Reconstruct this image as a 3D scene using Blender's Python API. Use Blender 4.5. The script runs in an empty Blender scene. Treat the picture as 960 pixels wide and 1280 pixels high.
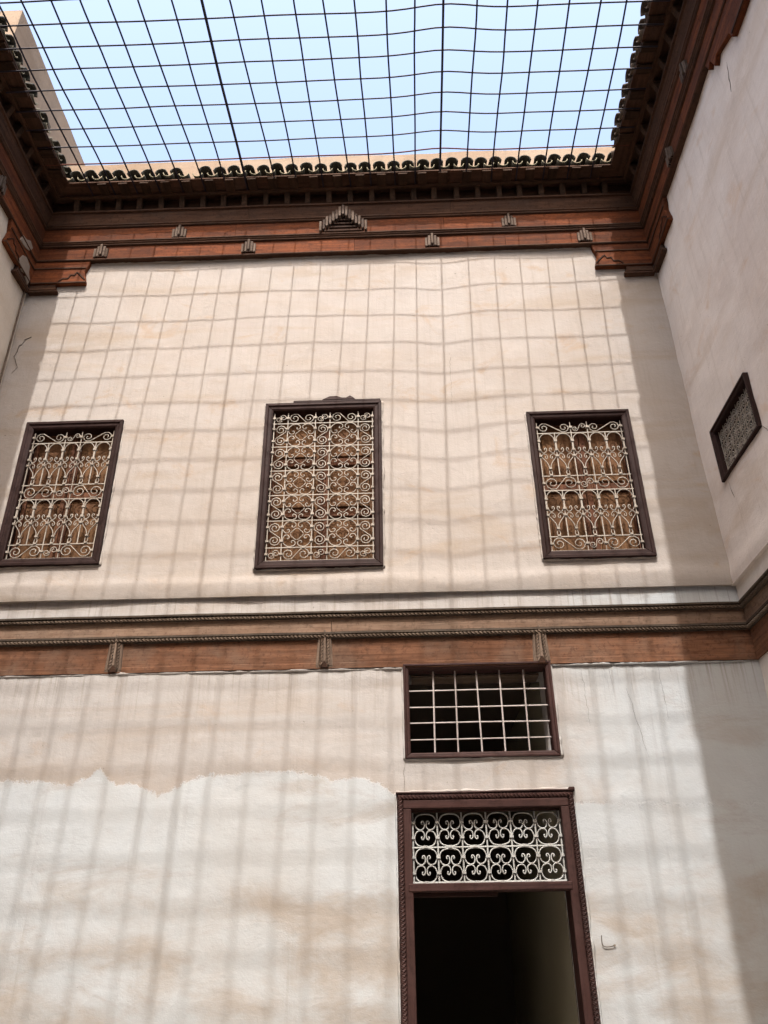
import bpy, math, random
from mathutils import Vector, Matrix, noise
R = math.radians
rnd = random.Random(7)
S = bpy.context.scene
COL = S.collection

# ------------------------------------------------------------------ camera, sky, sun, exposure
cam = bpy.data.cameras.new('camera'); cam_o = bpy.data.objects.new('camera', cam); COL.objects.link(cam_o)
cam.sensor_fit = 'VERTICAL'; cam.sensor_height = 36.0; cam.lens = 28.52
cam.clip_start = 0.05; cam.clip_end = 500
CAM = Vector((0, -5.8, 1.6))
rt = Vector((0.99942619, 0.03154656, -0.01233315)); up = Vector((0.02613089, -0.48642234, 0.87333297)); fw = Vector((-0.02155153, 0.87315412, 0.48696757))
M = Matrix((rt, up, -fw)).transposed().to_4x4(); M.translation = CAM
cam_o.matrix_world = M
S.camera = cam_o

SUN_DIR = Vector((-0.028, 1.0, -1.57)).normalized()          # the way the light travels
elev = math.asin(-SUN_DIR.z)
w = bpy.data.worlds.new('World'); S.world = w; w.use_nodes = True
nt = w.node_tree; bg = nt.nodes['Background']
sky = nt.nodes.new('ShaderNodeTexSky'); sky.sky_type = 'NISHITA'; sky.sun_disc = False
sky.sun_elevation = elev
sky.sun_rotation = math.atan2(-SUN_DIR.x, -SUN_DIR.y)
sky.dust_density = 10.0; sky.air_density = 1.42; sky.ozone_density = 1.0; sky.altitude = 400
nt.links.new(sky.outputs[0], bg.inputs[0]); bg.inputs[1].default_value = 0.15
sl = bpy.data.lights.new('sun', 'SUN'); sl.energy = 2.0; sl.angle = R(0.53); sl.color = (1.0, 0.98, 0.95)
so = bpy.data.objects.new('sun', sl); COL.objects.link(so)
so.rotation_euler = SUN_DIR.to_track_quat('-Z', 'Y').to_euler(); so.location = (0, -20, 30)
S.view_settings.view_transform = 'Standard'; S.view_settings.look = 'None'
S.view_settings.gamma = 1.0; S.view_settings.use_curve_mapping = False
S.view_settings.exposure = 1.66
S.cycles.max_bounces = 12; S.cycles.diffuse_bounces = 8

# ------------------------------------------------------------------ node helpers / materials
class NB:
    def __init__(s, name):
        s.m = bpy.data.materials.new(name); s.m.use_nodes = True
        s.t = s.m.node_tree; s.b = s.t.nodes['Principled BSDF']; s.b.inputs['Specular IOR Level'].default_value = 0.2
        s.tc = s.t.nodes.new('ShaderNodeTexCoord')
    def n(s, ty, **k):
        nd = s.t.nodes.new(ty)
        for a, v in k.items(): setattr(nd, a, v)
        return nd
    def l(s, a, b): s.t.links.new(a, b)
    def mapped(s, scale=(1, 1, 1), loc=(0, 0, 0)):
        mp = s.n('ShaderNodeMapping'); mp.inputs['Scale'].default_value = scale; mp.inputs['Location'].default_value = loc
        s.l(s.tc.outputs['Object'], mp.inputs['Vector']); return mp.outputs[0]
    def noise(s, vec, scale, detail=4, rough=0.55, dist=0.0):
        nd = s.n('ShaderNodeTexNoise'); nd.inputs['Scale'].default_value = scale; nd.inputs['Detail'].default_value = detail
        nd.inputs['Roughness'].default_value = rough; nd.inputs['Distortion'].default_value = dist
        s.l(vec, nd.inputs['Vector']); return nd.outputs['Fac']
    def ramp(s, fac, lo, hi):
        mr = s.n('ShaderNodeMapRange'); mr.interpolation_type = 'SMOOTHSTEP'
        mr.inputs['From Min'].default_value = lo; mr.inputs['From Max'].default_value = hi
        s.l(fac, mr.inputs['Value']); return mr.outputs[0]
    def math(s, op, a, b=None):
        nd = s.n('ShaderNodeMath', operation=op)
        for i, v in enumerate((a, b)):
            if v is None: continue
            if isinstance(v, (int, float)): nd.inputs[i].default_value = v
            else: s.l(v, nd.inputs[i])
        return nd.outputs[0]
    def mix(s, fac, a, b, mode='MIX'):
        nd = s.n('ShaderNodeMix', data_type='RGBA', blend_type=mode)
        for i, v in ((0, fac), (6, a), (7, b)):
            if isinstance(v, (int, float)): nd.inputs[i].default_value = v
            elif isinstance(v, tuple): nd.inputs[i].default_value = (*v, 1)
            else: s.l(v, nd.inputs[i])
        return nd.outputs[2]
    def bump(s, h, strength, dist, prev=None):
        nd = s.n('ShaderNodeBump'); nd.inputs['Strength'].default_value = strength; nd.inputs['Distance'].default_value = dist
        s.l(h, nd.inputs['Height'])
        if prev is not None: s.l(prev, nd.inputs['Normal'])
        return nd.outputs[0]
    def done(s, col, rough=0.9, nrm=None):
        if isinstance(col, tuple): s.b.inputs['Base Color'].default_value = (*col, 1)
        else: s.l(col, s.b.inputs['Base Color'])
        if isinstance(rough, (int, float)): s.b.inputs['Roughness'].default_value = rough
        else: s.l(rough, s.b.inputs['Roughness'])
        if nrm is not None: s.l(nrm, s.b.inputs['Normal'])
        return s.m

def plaster(name, base, patch, stain, stain_amt=0.5, streak=0.25, coat=None):
    q = NB(name)
    o = q.mapped()
    n1 = q.noise(o, 0.9, 5, 0.6, 0.3); n2 = q.noise(o, 3.5, 6, 0.65, 0.4); n3 = q.noise(o, 16, 5, 0.7); n4 = q.noise(o, 90, 3, 0.6)
    colr = q.mix(q.ramp(n1, 0.38, 0.66), base, patch)
    hb = q.noise(q.mapped((0.45, 0.45, 2.6), (3, 1, 7)), 1.0, 5, 0.62, 0.5)        # lifts of plaster laid in level bands
    colr = q.mix(q.math('MULTIPLY', q.ramp(hb, 0.47, 0.72), stain_amt), colr, stain)
    ob = q.noise(q.mapped((0.9, 0.9, 1.5), (7, 4, 2)), 2.3, 6, 0.66, 0.8)           # ochre bleeding through
    colr = q.mix(q.math('MULTIPLY', q.ramp(ob, 0.56, 0.70), stain_amt * 0.8), colr, (stain[0] * 1.1, stain[1] * .98, stain[2] * .86))
    vs = q.noise(q.mapped((14, 14, 0.55), (1, 5, 2)), 1.0, 5, 0.7, 0.2)             # rain runs
    colr = q.mix(q.math('MULTIPLY', q.ramp(vs, 0.52, 0.75), streak), colr, tuple(c * 0.62 for c in stain))
    colr = q.mix(q.math('MULTIPLY', q.ramp(n2, 0.53, 0.66), 0.40), colr, tuple(min(1, c * 1.10) for c in base))
    colr = q.mix(q.math('MULTIPLY', q.ramp(n3, 0.58, 0.76), 0.32), colr, tuple(c * 0.74 for c in patch))
    ys = q.noise(q.mapped((60, 60, 3.0), (1, 2, 9)), 1.0, 3, 0.6, 0.1)              # brush lines of the limewash
    colr = q.mix(q.math('MULTIPLY', q.ramp(ys, 0.5, 0.7), 0.14), colr, tuple(c * 0.70 for c in patch))
    pit = q.ramp(q.noise(q.mapped((1, 1, 1), (4, 4, 4)), 42, 2, 0.5), 0.735, 0.765)   # pits and knocks
    colr = q.mix(q.math('MULTIPLY', pit, 0.55), colr, tuple(c * 0.45 for c in stain))
    hgt = q.math('ADD', q.math('MULTIPLY', n2, 0.9), q.math('ADD', q.math('MULTIPLY', n3, 0.35), q.math('MULTIPLY', n4, 0.10)))
    trow = q.noise(q.mapped((2.2, 2.2, 9.0), (2, 6, 1)), 2.0, 6, 0.7, 0.9)             # trowel sweeps
    hgt = q.math('ADD', q.math('SUBTRACT', hgt, q.math('MULTIPLY', pit, 0.25)), q.math('MULTIPLY', trow, 0.22))
    if coat:
        # a later, whiter coat with a broken upper edge (height of the edge along the wall in metres)
        pts, ccol, ccol2, cst = coat
        sx = q.n('ShaderNodeSeparateXYZ'); q.l(q.tc.outputs['Object'], sx.inputs[0])
        xr = q.n('ShaderNodeMapRange'); xr.inputs['From Min'].default_value = -4; xr.inputs['From Max'].default_value = 3
        q.l(sx.outputs[0], xr.inputs['Value'])
        fc = q.n('ShaderNodeFloatCurve'); q.l(xr.outputs[0], fc.inputs['Value'])
        cv = fc.mapping.curves[0]
        P = [((x + 4) / 7, (z - 2) / 2) for x, z in pts]
        cv.points[0].location = P[0]; cv.points[1].location = P[-1]
        for p in P[1:-1]: cv.points.new(*p)
        for p in cv.points: p.handle_type = 'VECTOR'
        fc.mapping.update()
        edge = q.math('ADD', q.math('MULTIPLY', fc.outputs[0], 2.0), 2.0)
        fine = q.math('ADD', q.math('MULTIPLY', q.math('SUBTRACT', q.noise(o, 18, 6, 0.75), 0.5), 0.12), q.math('MULTIPLY', q.math('SUBTRACT', n4, 0.5), 0.05))
        dlt = q.math('SUBTRACT', q.math('ADD', edge, fine), sx.outputs[2])
        mask = q.ramp(dlt, -0.012, 0.016)
        soft = q.ramp(q.math('ADD', sx.outputs[0], q.math('MULTIPLY', q.math('SUBTRACT', n2, 0.5), 0.8)), 0.95, 1.5)
        mcol_ = q.math('MAXIMUM', mask, soft)
        c2 = q.mix(q.ramp(q.noise(q.mapped((1, 1, 1), (9, 2, 4)), 1.1, 6, 0.62, 0.3), 0.42, 0.68), ccol, ccol2)
        lowz = q.ramp(q.math('ADD', sx.outputs[2], q.math('MULTIPLY', q.noise(q.mapped((1, 1, 1.6), (5, 3, 1)), 0.9, 6, 0.65, 0.4), 2.2)), 3.25, 2.75)
        brk = q.ramp(q.noise(q.mapped((1.0, 1.0, 1.9), (8, 1, 6)), 1.5, 6, 0.62, 0.15), 0.38, 0.68)
        c2 = q.mix(q.math('MULTIPLY', q.math('MULTIPLY', lowz, brk), 0.62), c2, cst)
        lowm = q.ramp(q.noise(q.mapped((0.7, 0.7, 2.0), (2, 8, 3)), 1.6, 6, 0.7, 0.6), 0.52, 0.70)
        c2 = q.mix(q.math('MULTIPLY', lowm, 0.36), c2, tuple(c * 0.92 for c in cst))
        c2 = q.mix(q.math('MULTIPLY', q.ramp(vs, 0.55, 0.78), 0.22), c2, tuple(c * 0.62 for c in cst))
        run_ = q.noise(q.mapped((38, 38, 0.8), (6, 2, 5)), 1.0, 4, 0.7, 0.1)
        under = q.math('MULTIPLY', q.ramp(sx.outputs[2], 3.05, 3.55), q.ramp(run_, 0.50, 0.72))
        c2 = q.mix(q.math('MULTIPLY', under, 0.55), c2, tuple(c * 0.60 for c in cst))
        colr = q.mix(q.math('MULTIPLY', under, 0.40), colr, tuple(c * 0.60 for c in cst))
        near = q.math('MULTIPLY', q.ramp(q.math('ADD', dlt, q.math('MULTIPLY', q.math('SUBTRACT', n2, 0.5), 0.35)), -0.20, -0.02), 0.32)
        colr = q.mix(near, colr, tuple(c * 0.95 for c in stain))
        colr = q.mix(mcol_, colr, c2)
        # darker grimed band just over the broken edge
        hgt = q.math('ADD', hgt, q.math('MULTIPLY', mask, 0.42))
    nb = q.bump(hgt, 0.42, 0.018)
    return q.done(colr, 0.93, nb)

def wood(name, c1, c2, worn, axis=0, worn_amt=0.4, rough=0.8, spec=0.10):
    q = NB(name)
    sc = [26, 26, 26]; sc[axis] = 1.6
    sc2 = [90, 90, 90]; sc2[axis] = 3.0
    oi = q.n('ShaderNodeObjectInfo')
    add = q.n('ShaderNodeVectorMath', operation='ADD'); mulv = q.n('ShaderNodeVectorMath', operation='SCALE'); mulv.inputs['Scale'].default_value = 13.0
    cmb = q.n('ShaderNodeCombineXYZ')
    for i in range(3): q.l(oi.outputs['Random'], cmb.inputs[i])
    q.l(cmb.outputs[0], mulv.inputs[0]); q.l(q.tc.outputs['Object'], add.inputs[0]); q.l(mulv.outputs[0], add.inputs[1])
    def mp(s):
        m = q.n('ShaderNodeMapping'); m.inputs['Scale'].default_value = s; q.l(add.outputs[0], m.inputs['Vector']); return m.outputs[0]
    g1 = q.noise(mp(sc), 1.0, 5, 0.6, 0.6); g2 = q.noise(mp(sc2), 1.0, 3, 0.6, 0.2); b = q.noise(mp((2.4, 2.4, 2.4)), 1.0, 5, 0.65, 0.2)
    sp = q.noise(mp((30, 30, 30)), 1.0, 5, 0.75); mo = q.noise(mp((7, 12, 12)), 1.0, 5, 0.7, 0.4)
    col = q.mix(q.ramp(g1, 0.35, 0.68), c1, c2)
    col = q.mix(q.math('MULTIPLY', q.ramp(b, 0.45, 0.72), worn_amt), col, worn)
    col = q.mix(q.math('MULTIPLY', q.ramp(mo, 0.50, 0.64), 0.55), col, tuple(0.55 * (x + y_) * .5 + .25 * z_ for x, y_, z_ in zip(c1, c1, worn)))
    col = q.mix(q.math('MULTIPLY', q.ramp(sp, 0.50, 0.66), 0.55), col, tuple(c * 0.48 for c in c1))
    col = q.mix(q.math('MULTIPLY', q.ramp(g2, 0.60, 0.74), 0.6), col, tuple(c * 0.25 for c in c1))
    hv = q.n('ShaderNodeHueSaturation'); vr = q.math('ADD', q.math('MULTIPLY', oi.outputs['Random'], 0.34), 0.83)
    q.l(vr, hv.inputs['Value']); q.l(col, hv.inputs['Color'])
    nb = q.bump(q.math('ADD', g1, q.math('MULTIPLY', g2, 0.6)), 0.5, 0.006)
    q.b.inputs['Specular IOR Level'].default_value = spec
    return q.done(hv.outputs[0], rough, nb)

def metal_paint(name, c, chip, amt, rough=0.55, sc=40):
    q = NB(name); o = q.mapped()
    a = q.noise(o, sc, 4, 0.7); 
    col = q.mix(q.math('MULTIPLY', q.ramp(a, 0.55, 0.68), amt), c, chip)
    return q.done(col, rough, q.bump(a, 0.3, 0.002))

COAT = [(-4, 2.79), (-2.868, 2.779), (-2.58, 2.758), (-2.407, 2.738), (-2.275, 2.79), (-2.211, 2.85), (-2.147, 2.80), (-2.098, 2.744), (-1.927, 2.73),
        (-1.75, 2.655), (-1.643, 2.703), (-1.483, 2.781), (-1.176, 2.80), (-0.895, 2.803), (-0.783, 2.795), (-0.614, 2.765), (-0.502, 2.735),
        (-0.391, 2.76), (-0.225, 2.72), (-0.09, 2.63), (-0.05, 2.60), (1.4, 2.55), (3, 2.5)]
MT = {}
MT['upper'] = plaster('plaster_upper', (0.318, 0.286, 0.262), (0.300, 0.262, 0.232), (0.262, 0.202, 0.148), 0.62, 0.16)
MT['lower'] = plaster('plaster_lower', (0.332, 0.314, 0.302), (0.316, 0.290, 0.272), (0.275, 0.222, 0.178), 0.45, 0.16,
                      coat=(COAT, (0.356, 0.370, 0.380), (0.338, 0.338, 0.335), (0.255, 0.200, 0.150)))
MT['side'] = plaster('plaster_side', (0.613, 0.555, 0.515), (0.558, 0.487, 0.443), (0.470, 0.374, 0.297), 0.60, 0.30)
MT['sideleft'] = plaster('plaster_side_left', (0.50, 0.43, 0.355), (0.46, 0.385, 0.31), (0.38, 0.29, 0.21), 0.5, 0.2)
MT['sidelow'] = plaster('plaster_side_low', (0.579, 0.542, 0.507), (0.529, 0.470, 0.422), (0.459, 0.369, 0.292), 0.40, 0.14)
MT['parapet'] = plaster('plaster_parapet', (0.263, 0.198, 0.148), (0.239, 0.170, 0.121), (0.162, 0.115, 0.076), 0.55, 0.3)
MT['red'] = wood('wood_red', (0.072, 0.0205, 0.0080), (0.145, 0.042, 0.0145), (0.052, 0.023, 0.014), 0, 0.65)
MT['board'] = wood('wood_board', (0.046, 0.022, 0.0135), (0.076, 0.038, 0.023), (0.050, 0.033, 0.025), 0, 0.6)
MT['dark'] = wood('wood_dark', (0.0263, 0.0123, 0.0076), (0.0438, 0.0204, 0.0118), (0.0175, 0.0099, 0.0067), 0, 0.5)
MT['darky'] = wood('wood_dark_short', (0.0287, 0.0152, 0.0101), (0.0473, 0.0256, 0.0159), (0.0169, 0.0108, 0.0081), 1, 0.4)
MT['grey'] = wood('wood_weathered', (0.1235, 0.0871, 0.0644), (0.1710, 0.1232, 0.0936), (0.0712, 0.0446, 0.0312), 2, 0.5)
MT['greyx'] = wood('wood_weathered_moulding', (0.0928, 0.0669, 0.0487), (0.1326, 0.0994, 0.0749), (0.0619, 0.0385, 0.0262), 0, 0.5)
MT['dent'] = wood('wood_dentil', (0.0338, 0.0180, 0.0112), (0.0585, 0.0315, 0.0188), (0.0225, 0.0135, 0.0097), 1, 0.5)
MT['groove'] = wood('wood_groove', (0.0495, 0.0360, 0.0270), (0.0855, 0.0648, 0.0495), (0.0675, 0.0585, 0.0495), 0, 0.5)
MT['rib'] = wood('wood_rib', (0.080, 0.056, 0.042), (0.130, 0.095, 0.074), (0.055, 0.035, 0.025), 2, 0.6)
MT['ribx'] = wood('wood_rib_dark', (0.055, 0.038, 0.030), (0.095, 0.068, 0.054), (0.04, 0.026, 0.02), 2, 0.6)
MT['lred'] = wood('wood_lower_frieze', (0.088, 0.040, 0.022), (0.150, 0.070, 0.039), (0.115, 0.075, 0.054), 0, 0.75)
MT['lbrown'] = wood('wood_lower_band', (0.1500, 0.0930, 0.0630), (0.2040, 0.1350, 0.0960), (0.1500, 0.1080, 0.0810), 0, 0.6)
MT['frame'] = wood('wood_frame', (0.0198, 0.0090, 0.0077), (0.0275, 0.0127, 0.0107), (0.0345, 0.0181, 0.0154), 0, 0.35, 0.6)
MT['framev'] = wood('wood_frame_upright', (0.0198, 0.0090, 0.0077), (0.0275, 0.0127, 0.0107), (0.0345, 0.0181, 0.0154), 2, 0.35, 0.6)
MT['door'] = wood('wood_door', (0.0327, 0.0159, 0.0140), (0.0458, 0.0215, 0.0187), (0.0514, 0.0290, 0.0248), 0, 0.35, 0.6)
MT['doorv'] = wood('wood_door_upright', (0.0327, 0.0159, 0.0140), (0.0458, 0.0215, 0.0187), (0.0514, 0.0290, 0.0248), 2, 0.35, 0.6)
MT['shut'] = wood('wood_shutter', (0.105, 0.052, 0.025), (0.165, 0.086, 0.042), (0.085, 0.036, 0.020), 2, 0.6)
MT['shutd'] = wood('wood_shutter_frame', (0.085, 0.036, 0.021), (0.130, 0.058, 0.032), (0.07, 0.030, 0.019), 2, 0.6)
MT['iron'] = metal_paint('iron_cream', (0.29, 0.255, 0.215), (0.13, 0.075, 0.045), 0.75)
MT['ironw'] = metal_paint('iron_white', (0.34, 0.34, 0.325), (0.15, 0.11, 0.085), 0.6)
MT['bar'] = metal_paint('iron_grey', (0.34, 0.30, 0.285), (0.15, 0.10, 0.09), 0.4)
MT['mesh'] = metal_paint('mesh_steel', (0.014, 0.011, 0.018), (0.045, 0.018, 0.014), 0.4, 0.6, 12)
MT['rust'] = metal_paint('mesh_rust', (0.10, 0.030, 0.018), (0.05, 0.020, 0.015), 0.6, 0.8, 12)
q = NB('tile_glaze'); o_ = q.mapped(); oi = q.n('ShaderNodeObjectInfo')
a_ = q.noise(o_, 9, 5, 0.7)
cc = q.mix(q.ramp(a_, 0.42, 0.62), (0.024, 0.022, 0.015), (0.066, 0.054, 0.036))
cc = q.mix(q.math('MULTIPLY', q.ramp(q.noise(o_, 30, 4, 0.7), 0.55, 0.7), 0.6), cc, (0.13, 0.095, 0.06))
MT['tile'] = q.done(cc, 0.62, q.bump(a_, 0.4, 0.006))
q = NB('tile_brown'); o_ = q.mapped(); a_ = q.noise(o_, 12, 5, 0.7)
MT['btile'] = q.done(q.mix(q.ramp(a_, 0.4, 0.65), (0.055, 0.036, 0.026), (0.10, 0.068, 0.045)), 0.8, q.bump(a_, 0.4, 0.006))
q = NB('tile_lit_rim'); o_ = q.mapped(); a_ = q.noise(o_, 25, 4, 0.7)
MT['lit_rim'] = q.done(q.mix(q.ramp(a_, 0.4, 0.7), (0.22, 0.19, 0.125), (0.13, 0.11, 0.07)), 0.85)  # pale pan tile ends: the lit lower rim put into the colour
q = NB('room_plaster_lit'); a_ = q.noise(q.mapped(), 1.5, 4, 0.6)
MT['room'] = q.done(q.mix(a_, (0.42, 0.38, 0.285), (0.33, 0.295, 0.22)), 0.9)  # pale copy: door light on right wall and floor put into the colour
q = NB('room_plaster_shaded'); a_ = q.noise(q.mapped(), 1.5, 4, 0.6)
MT['room_shaded'] = q.done(q.mix(a_, (0.075, 0.056, 0.046), (0.095, 0.072, 0.058)), 0.9)  # dark copy for the other room surfaces: their gloom put into the colour
q = NB('floor_stone'); br = q.n('ShaderNodeTexBrick'); q.l(q.mapped((2.2, 2.2, 2.2)), br.inputs['Vector'])
br.inputs['Color1'].default_value = (0.60, 0.56, 0.50, 1); br.inputs['Color2'].default_value = (0.54, 0.50, 0.44, 1); br.inputs['Mortar'].default_value = (0.2, 0.17, 0.14, 1); br.inputs['Mortar Size'].default_value = 0.01
MT['floor'] = q.done(br.outputs[0], 0.6)
q = NB('blue_green_gloom'); MT['bluegreen'] = q.done(q.mix(q.ramp(q.noise(q.mapped(), 6, 4, 0.7), 0.45, 0.6), (0.045, 0.060, 0.058), (0.030, 0.026, 0.020)), 0.8)  # dull dark tint: gloom inside the small window put into the colour
q = NB('crack_dark'); MT['crack'] = q.done((0.09, 0.070, 0.055), 0.95)
q = NB('dust'); MT['dust'] = q.done(q.mix(q.noise(q.mapped(), 20, 4, 0.7), (0.27, 0.22, 0.18), (0.15, 0.11, 0.08)), 0.95)

# ------------------------------------------------------------------ mesh helpers
class MB:
    def __init__(s): s.v = []; s.f = []
    def add(s, vs, fs):
        b = len(s.v); s.v += [tuple(v) for v in vs]; s.f += [tuple(i + b for i in f) for f in fs]; return s
    def box(s, x0, x1, y0, y1, z0, z1):
        return s.add([(x0, y0, z0), (x1, y0, z0), (x1, y1, z0), (x0, y1, z0), (x0, y0, z1), (x1, y0, z1), (x1, y1, z1), (x0, y1, z1)],
                     [(0, 3, 2, 1), (4, 5, 6, 7), (0, 1, 5, 4), (1, 2, 6, 5), (2, 3, 7, 6), (3, 0, 4, 7)])
    def profile(s, poly, x0, x1, m0=0, m1=0, step=None, jit=0.0, seed=0):
        """extrude an (o, z) outline along x; o is the distance out of the wall (towards -y); m0/m1 = 1 mitres an end"""
        n = len(poly); k = 1 if not step else max(1, int((x1 - x0) / step)); b = []
        for i in range(k + 1):
            t = i / k
            for j, (o, z) in enumerate(poly):
                a = x0 + m0 * o; e = x1 - m1 * o; x = a + (e - a) * t
                dz = jit * noise.noise((x * 1.7 + seed, 3.1 + seed * .7, 0)) if jit else 0
                dy = jit * 0.6 * noise.noise((x * 1.3 + seed, 9.1, seed)) if jit else 0
                b.append((x, -o + dy, z + dz))
        f = []
        for i in range(k):
            for j in range(n):
                a, c = i * n + j, i * n + (j + 1) % n
                f.append((a, c, c + n, a + n))
        f.append(tuple(range(n))[::-1]); f.append(tuple(range(k * n, k * n + n)))
        return s.add(b, f)
    def prism(s, poly, y0, y1):
        """(x, z) outline pushed from y0 to y1"""
        n = len(poly)
        v = [(x, y0, z) for x, z in poly] + [(x, y1, z) for x, z in poly]
        f = [tuple(range(n)), tuple(range(2 * n - 1, n - 1, -1))] + [(i, i + n, (i + 1) % n + n, (i + 1) % n) for i in range(n)]
        return s.add(v, f)
    def tube(s, path, r, sides=4, cap=True, rot=0.78):
        P = [Vector(p) for p in path]; n = len(P); ring = []
        T = [(P[min(i + 1, n - 1)] - P[max(i - 1, 0)]).normalized() for i in range(n)]
        ref = Vector((0, 1, 0)) if abs(T[0].y) < 0.9 else Vector((0, 0, 1))
        vs = []
        for i in range(n):
            a = T[i].cross(ref)
            if a.length < 1e-4: a = T[i].cross(Vector((1, 0, 0)))
            a.normalize(); b = T[i].cross(a).normalized()
            rr = r[i] if isinstance(r, (list, tuple)) else r
            for k in range(sides):
                an = rot + 2 * math.pi * k / sides
                vs.append(P[i] + a * (rr * math.cos(an)) + b * (rr * math.sin(an)))
        fs = []
        for i in range(n - 1):
            for k in range(sides):
                a, b = i * sides + k, i * sides + (k + 1) % sides
                fs.append((a, b, b + sides, a + sides))
        if cap: fs.append(tuple(range(sides))[::-1]); fs.append(tuple(range((n - 1) * sides, n * sides)))
        return s.add(vs, fs)
    def rope(s, p0, p1, r, pitch=0.022):
        """square bar twisted about its axis: reads as a carved rope"""
        p0, p1 = Vector(p0), Vector(p1); d = p1 - p0; L = d.length; d.normalize()
        ref = Vector((0, 1, 0)); a = d.cross(ref).normalized(); b = d.cross(a)
        k = max(2, int(L / pitch * 3)); vs = []; fs = []
        for i in range(k + 1):
            t = i / k; an0 = (L * t / pitch) * math.pi / 2
            for j in range(4):
                an = an0 + j * math.pi / 2
                vs.append(p0 + d * (L * t) + a * (r * math.cos(an)) + b * (r * math.sin(an)))
        for i in range(k):
            for j in range(4):
                x, y = i * 4 + j, i * 4 + (j + 1) % 4
                fs.append((x, y, y + 4, x + 4))
        return s.add(vs, fs)
    def mesh(s, name, mat, smooth=False):
        me = bpy.data.meshes.new(name); me.from_pydata(s.v, [], s.f); me.validate(); me.update()
        import bmesh
        bm = bmesh.new(); bm.from_mesh(me); bmesh.ops.recalc_face_normals(bm, faces=bm.faces); bm.to_mesh(me); bm.free()
        if smooth:
            for p in me.polygons: p.use_smooth = True
        me.materials.append(MT[mat] if isinstance(mat, str) else mat); return me
    def build(s, name, mat, parent=None, smooth=False, bevel=0, loc=None):
        return link(name, s.mesh(name, mat, smooth), parent, bevel, loc)

def link(name, me, parent=None, bevel=0, loc=None, rot=None):
    o = bpy.data.objects.new(name, me); COL.objects.link(o)
    if parent: o.parent = parent
    if loc: o.location = loc
    if rot: o.rotation_euler = rot
    if bevel:
        b = o.modifiers.new('bevel', 'BEVEL'); b.width = bevel; b.segments = 1; b.limit_method = 'ANGLE'
    return o
def tag(o, label, cat, group=None, kind=None):
    if label: o['label'] = label
    if cat: o['category'] = cat
    if group: o['group'] = group
    if kind: o['kind'] = kind
    return o
def thing(name, label, cat, loc=(0, 0, 0), rz=0, group=None):
    o = bpy.data.objects.new(name, None); COL.objects.link(o); o.location = loc; o.rotation_euler = (0, 0, rz)
    o.empty_display_size = 0.2
    return tag(o, label, cat, group, 'thing')

def fbm(x, y, z, oct=4):
    a = 0; s = 1; f = 1
    for i in range(oct): a += s * noise.noise((x * f, y * f, z * f)); s *= 0.5; f *= 2.1
    return a
def lines(a, b, step, must):
    L = sorted(set([a, b] + [m for m in must if a < m < b])); out = [a]
    for p, q_ in zip(L, L[1:]):
        n = max(1, round((q_ - p) / step))
        out += [p + (q_ - p) * i / n for i in range(1, n + 1)]
    return out
def wall_mesh(name, mat, x0, x1, z0, z1, holes=(), step=0.04, amp=0.010, seed=0, depth=0.35, parent=None, curve=None, y=0.0):
    """plaster sheet in the local xz plane at depth y, gently uneven, with openings that have reveals"""
    xs = lines(x0, x1, step, [h[i] for h in holes for i in (0, 1)]); zs = lines(z0, z1, step, [h[i] for h in holes for i in (2, 3)])
    mb = MB(); nx = len(xs); V = []
    for z in zs:
        for x in xs:
            d = amp * fbm(x * 0.9 + seed, z * 0.9, seed * 1.7, 3) + amp * 0.35 * fbm(x * 4 + seed, z * 5, 2.2 + seed, 2)
            V.append((x, y + d + (curve(x, z) if curve else 0), z))
    F = []
    for j in range(len(zs) - 1):
        for i in range(nx - 1):
            cx, cz = (xs[i] + xs[i + 1]) / 2, (zs[j] + zs[j + 1]) / 2
            if any(h[0] < cx < h[1] and h[2] < cz < h[3] for h in holes): continue
            F.append((j * nx + i, j * nx + i + 1, (j + 1) * nx + i + 1, (j + 1) * nx + i))
    mb.add(V, F)
    for a, b, c, d in holes:
        f0, f1 = y - 0.0, y + depth
        mb.add([(a, f0, c), (b, f0, c), (b, f0, d), (a, f0, d), (a, f1, c), (b, f1, c), (b, f1, d), (a, f1, d)],
               [(0, 1, 5, 4), (1, 2, 6, 5), (2, 3, 7, 6), (3, 0, 4, 7)])
    return mb.build(name, mat, parent, smooth=True)

# ------------------------------------------------------------------ dimensions
XL, XR, YF = -3.63, 2.53, -7.2          # courtyard faces (left, right, wall behind the viewer); far wall is y = 0
REC = 0.093                              # lower storey stands back under the string course
LEFT_RZ, RIGHT_RZ = R(90), R(-90)
WIN_M = (-1.175, -0.153, 4.340, 5.947)
WIN_R = (1.105, 1.988, 4.366, 5.778)
WIN_L = (-3.285, -2.425, 4.415, 5.820)
WIN_S = (-0.020, 1.082, 2.872, 3.566)
DOOR = (-0.085, 1.134, 2.630)
FW = 0.070                              # window frame width
def inner(wn, f): return (wn[0] + f, wn[1] - f, wn[2] + f, wn[3] - f)

# ------------------------------------------------------------------ ground
mb = MB(); mb.box(-30, 30, -30, 30, -0.3, 0.0)
tag(mb.build('courtyard_floor', 'floor'), None, None, kind='structure')

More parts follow.
